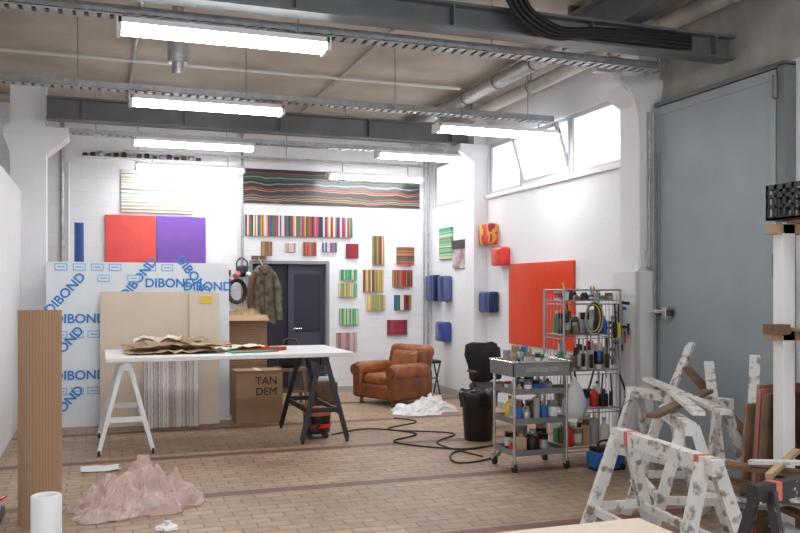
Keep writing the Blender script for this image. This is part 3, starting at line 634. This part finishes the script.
for k in range(6):
    z=1.50-.05*k; y=y0+.03+.055*k; x=x1+.035; L=.42+.05*(k%3); m=[BLACK,BLUEB,BLACK,GREYP,BLACK,BLUEB][k]
    b.beam((x,y,z),(x+.01,y,z-L),.012,.02,GALV); b.beam((x,y,z-.02),(x+.09,y,z-.03),.022,.03,m); b.beam((x,y,z-L*.6),(x+.09,y,z-L*.6-.01),.022,.03,m); b.rod((x+.08,y,z-L*.6-.08),(x+.08,y,z-L*.6+.03),.012,[BLACK,RED,BLACK][k%3],seg=8)
for k in range(4): b.tube([(4.36+(.07+.008*k)*math.cos(t*math.pi/5),y0-.03-.01*k,1.34+(.12+.01*k)*math.sin(t*math.pi/5)) for t in range(11)],.008,[BLACK,YEL,BLACK,GREYP][k],sub=3)
b.tube([(x1-.02,y0-.02,.8),(x1+.03,y0-.05,.6),(x1-.03,y0-.05,.4),(x1+.02,y0-.03,.2)],.01,BLACK)
b.tube([(x0+.1,y0-.02,.84),(x0+.14,y0-.05,.6),(x0+.22,y0-.05,.65),(x0+.3,y0-.03,.84)],.01,BLACK)
b.done(parent=rk)
b=B('white_carrier_bag'); rings=[]
for k,(z,rx_,ry_) in enumerate([(.42,.08,.04),(.46,.12,.06),(.57,.12,.06),(.67,.08,.04),(.76,.03,.02),(.80,.01,.01)]):
    rings.append([Vector((4.12+rx_*math.cos(t)*(1+.12*math.sin(t*5+k)),6.85+ry_*math.sin(t)*(1+.15*math.sin(t*4+k)),z)) for t in [2*math.pi*i/20 for i in range(20)]])
b.loft(rings,WBAG); b.tube([(4.12,6.85,.79),(4.12,6.9,.84),(4.12,6.94,.84)],.006,WBAG); b.done()
b=B('blue_tool_box'); cx,cy=4.26,6.55
b.rbox((cx,cy,.09),(.30,.18,.15),.02,BLUEB); b.rbox((cx,cy,.18),(.26,.15,.05),.015,BLACK); b.tube([(cx-.08,cy,.19),(cx-.06,cy,.25),(cx+.06,cy,.25),(cx+.08,cy,.19)],.01,BLACK)
for i in(-1,1): b.rod((cx+i*.12,cy-.08,.03),(cx+i*.12,cy-.095,.03),.03,BLACK)
b.box(cx-.13,cx+.13,cy-.07,cy+.07,0,.02,BLACK); b.done()
b=B('extension_cable')
b.tube([(2.4,9.05,.012),(2.9,9.3,.012),(3.3,8.8,.012),(2.9,8.4,.012),(3.4,7.8,.012),(3.9,7.9,.012),(3.5,7.3,.012),(3.1,7.2,.012),(3.3,7.7,.012),(4.1,8.0,.012),(4.8,8.6,.012)],.009,CABLE,seg=6)
b.tube([(3.45,10.0,.01),(3.6,9.6,.01),(3.1,9.2,.01),(3.7,8.7,.01),(3.3,8.2,.01),(3.45,7.4,.01)],.008,CABLE,seg=6)
b.tube([(4.75,10.6,.01),(4.6,10.1,.01),(4.65,9.8,.01),(4.95,9.6,.01)],.008,CABLE,seg=6)
b.done()
# ---------------------------------------------------------------- right foreground sawhorses
sawhorse('wooden_sawhorse',(2.93,3.95,0),math.radians(-6),1.05,.76,SPLAT,foot=.26,leg=.07,tape=True)
sawhorse('wooden_sawhorse',(4.25,5.55,0),math.radians(12),1.0,.80,SPLAT,foot=.28,leg=.065)
sawhorse('wooden_sawhorse',(3.6,4.7,.0),math.radians(-25),.8,.78,SPLAT,foot=.26,leg=.065)
sawhorse('metal_sawhorse',(3.08,3.08,0),math.radians(-80),.75,.74,SPLAT2,foot=.22,leg=.045,tape=True,top=.06)
b=B('plank_pile')
for p0,p1,m in [((4.3,6.0,.86),(3.75,4.4,.82),SPLAT),((3.95,5.2,.86),(3.5,4.35,.835),SPLAT),((4.35,5.3,.835),(3.3,4.55,.80),WOODB),((4.6,5.6,1.02),(4.05,4.75,.03),SPLAT),((4.7,5.2,1.1),(4.2,4.7,.05),SPLAT),((4.75,6.0,1.15),(4.1,5.9,.03),SPLAT),((4.62,5.9,.95),(4.5,4.85,.4),WOODB)]:
    b.beam(p0,p1,.075,.028,m)
b.done()
b=B('scrap_wood_pile')
for k in range(34):
    x=R.uniform(3.38,3.66); y=R.uniform(3.35,3.9); a=R.uniform(.2,2.8); L=R.uniform(.3,.6); z=.03+k*.017
    d=Vector((math.cos(a)*L/2,math.sin(a)*L/2,R.uniform(-.05,.05))); c=Vector((x,y,z+.03))
    b.beam(c-d,c+d,R.uniform(.04,.12),.025,R.choice([WOODB,WOOD,SPLAT,GREYP,WOODB,CARD,BLACK,SPLAT]))
b.beam((3.25,3.5,.64),(3.68,3.75,.70),.035,.025,WOOD); b.beam((3.25,3.3,.64),(3.66,3.45,.66),.09,.02,WOODB); b.beam((3.35,3.75,.66),(3.7,3.25,.72),.06,.02,SPLAT)
b.done()
b=B('timber_storage_rack')
for (x,y) in [(3.83,4.0),(4.7,4.0),(3.83,3.2),(4.7,3.2)]: b.box(x-.045,x+.045,y-.04,y+.04,0,2.0,SPLAT if x>4 else WHITEP)
for z in(.45,1.3,1.93):
    b.box(3.73,4.8,3.96,4.04,z,z+.06,WOOD); b.box(3.73,4.8,3.16,3.24,z,z+.06,WOOD); b.box(3.81,4.72,3.2,4.0,z+.06,z+.08,WOOD)
b.box(3.67,3.785,3.9,4.0,1.34,1.40,WOODB)
b.obox((4.25,3.92,1.62),(.7,.05,.45),CARD); b.obox((4.3,3.9,.9),(.75,.06,.7),CARD2); b.box(3.95,4.6,3.3,3.9,1.38,1.5,WOODB)
b.done(bevel=.003)
b=B('black_plastic_crate'); x0,x1,y0,y1,z0,z1=3.74,4.14,3.5,4.05,2.012,2.22
b.box(x0,x1,y0,y1,z0,z0+.012,BLACK)
for z in(z0,z0+.07,z0+.13,z1-.03):
    h=.02 if z<z1-.04 else .03
    b.box(x0,x1,y0,y0+.012,z,z+h,BLACK); b.box(x0,x1,y1-.012,y1,z,z+h,BLACK); b.box(x0,x0+.012,y0,y1,z,z+h,BLACK); b.box(x1-.012,x1,y0,y1,z,z+h,BLACK)
for k in range(9):
    x=x0+(x1-x0-.02)*k/8; b.box(x,x+.02,y0,y0+.012,z0,z1,BLACK); b.box(x,x+.02,y1-.012,y1,z0,z1,BLACK)
    y=y0+(y1-y0-.02)*k/8; b.box(x0,x0+.012,y,y+.02,z0,z1,BLACK); b.box(x1-.012,x1,y,y+.02,z0,z1,BLACK)
b.done()
b=B('leaning_panels'); r2=Matrix.Rotation(.08,3,'X')
b.obox((4.00,4.12,.49),(.5,.018,.98),WOODB,r2); b.obox((4.02,4.17,.50),(.5,.018,1.0),PINK,r2); b.obox((4.05,4.22,.51),(.5,.018,1.02),CARD,r2); b.obox((4.03,4.27,.45),(.55,.018,.9),CARD2,r2); b.done()
b=B('foreground_work_table'); b.box(.6,1.9,1.5,2.7,.71,.75,PLY)
for x in(.67,1.83):
    for y in(1.57,2.63): b.box(x-.035,x+.035,y-.035,y+.035,0,.71,WOOD)
b.box(.67,1.83,2.6,2.63,.61,.71,WOOD); b.box(.67,1.83,1.57,1.6,.61,.71,WOOD); b.box(.66,.69,1.57,2.63,.61,.71,WOOD); b.box(1.81,1.84,1.57,2.63,.61,.71,WOOD)
b.done(bevel=.004)
# ---------------------------------------------------------------- world, camera
w=bpy.data.worlds.new('daylight'); S.world=w; w.use_nodes=True
bg=w.node_tree.nodes['Background']; bg.inputs[0].default_value=(.80,.90,1,1); bg.inputs[1].default_value=3.6
cam=bpy.data.cameras.new('camera'); co=bpy.data.objects.new('camera',cam); S.collection.objects.link(co); S.camera=co
cam.sensor_width=36; cam.lens=850/800*36; cam.shift_y=23.5/800
co.location=(0,0,1.6); co.rotation_euler=(math.pi/2,0,-math.atan(300/850)); cam.clip_start=.05
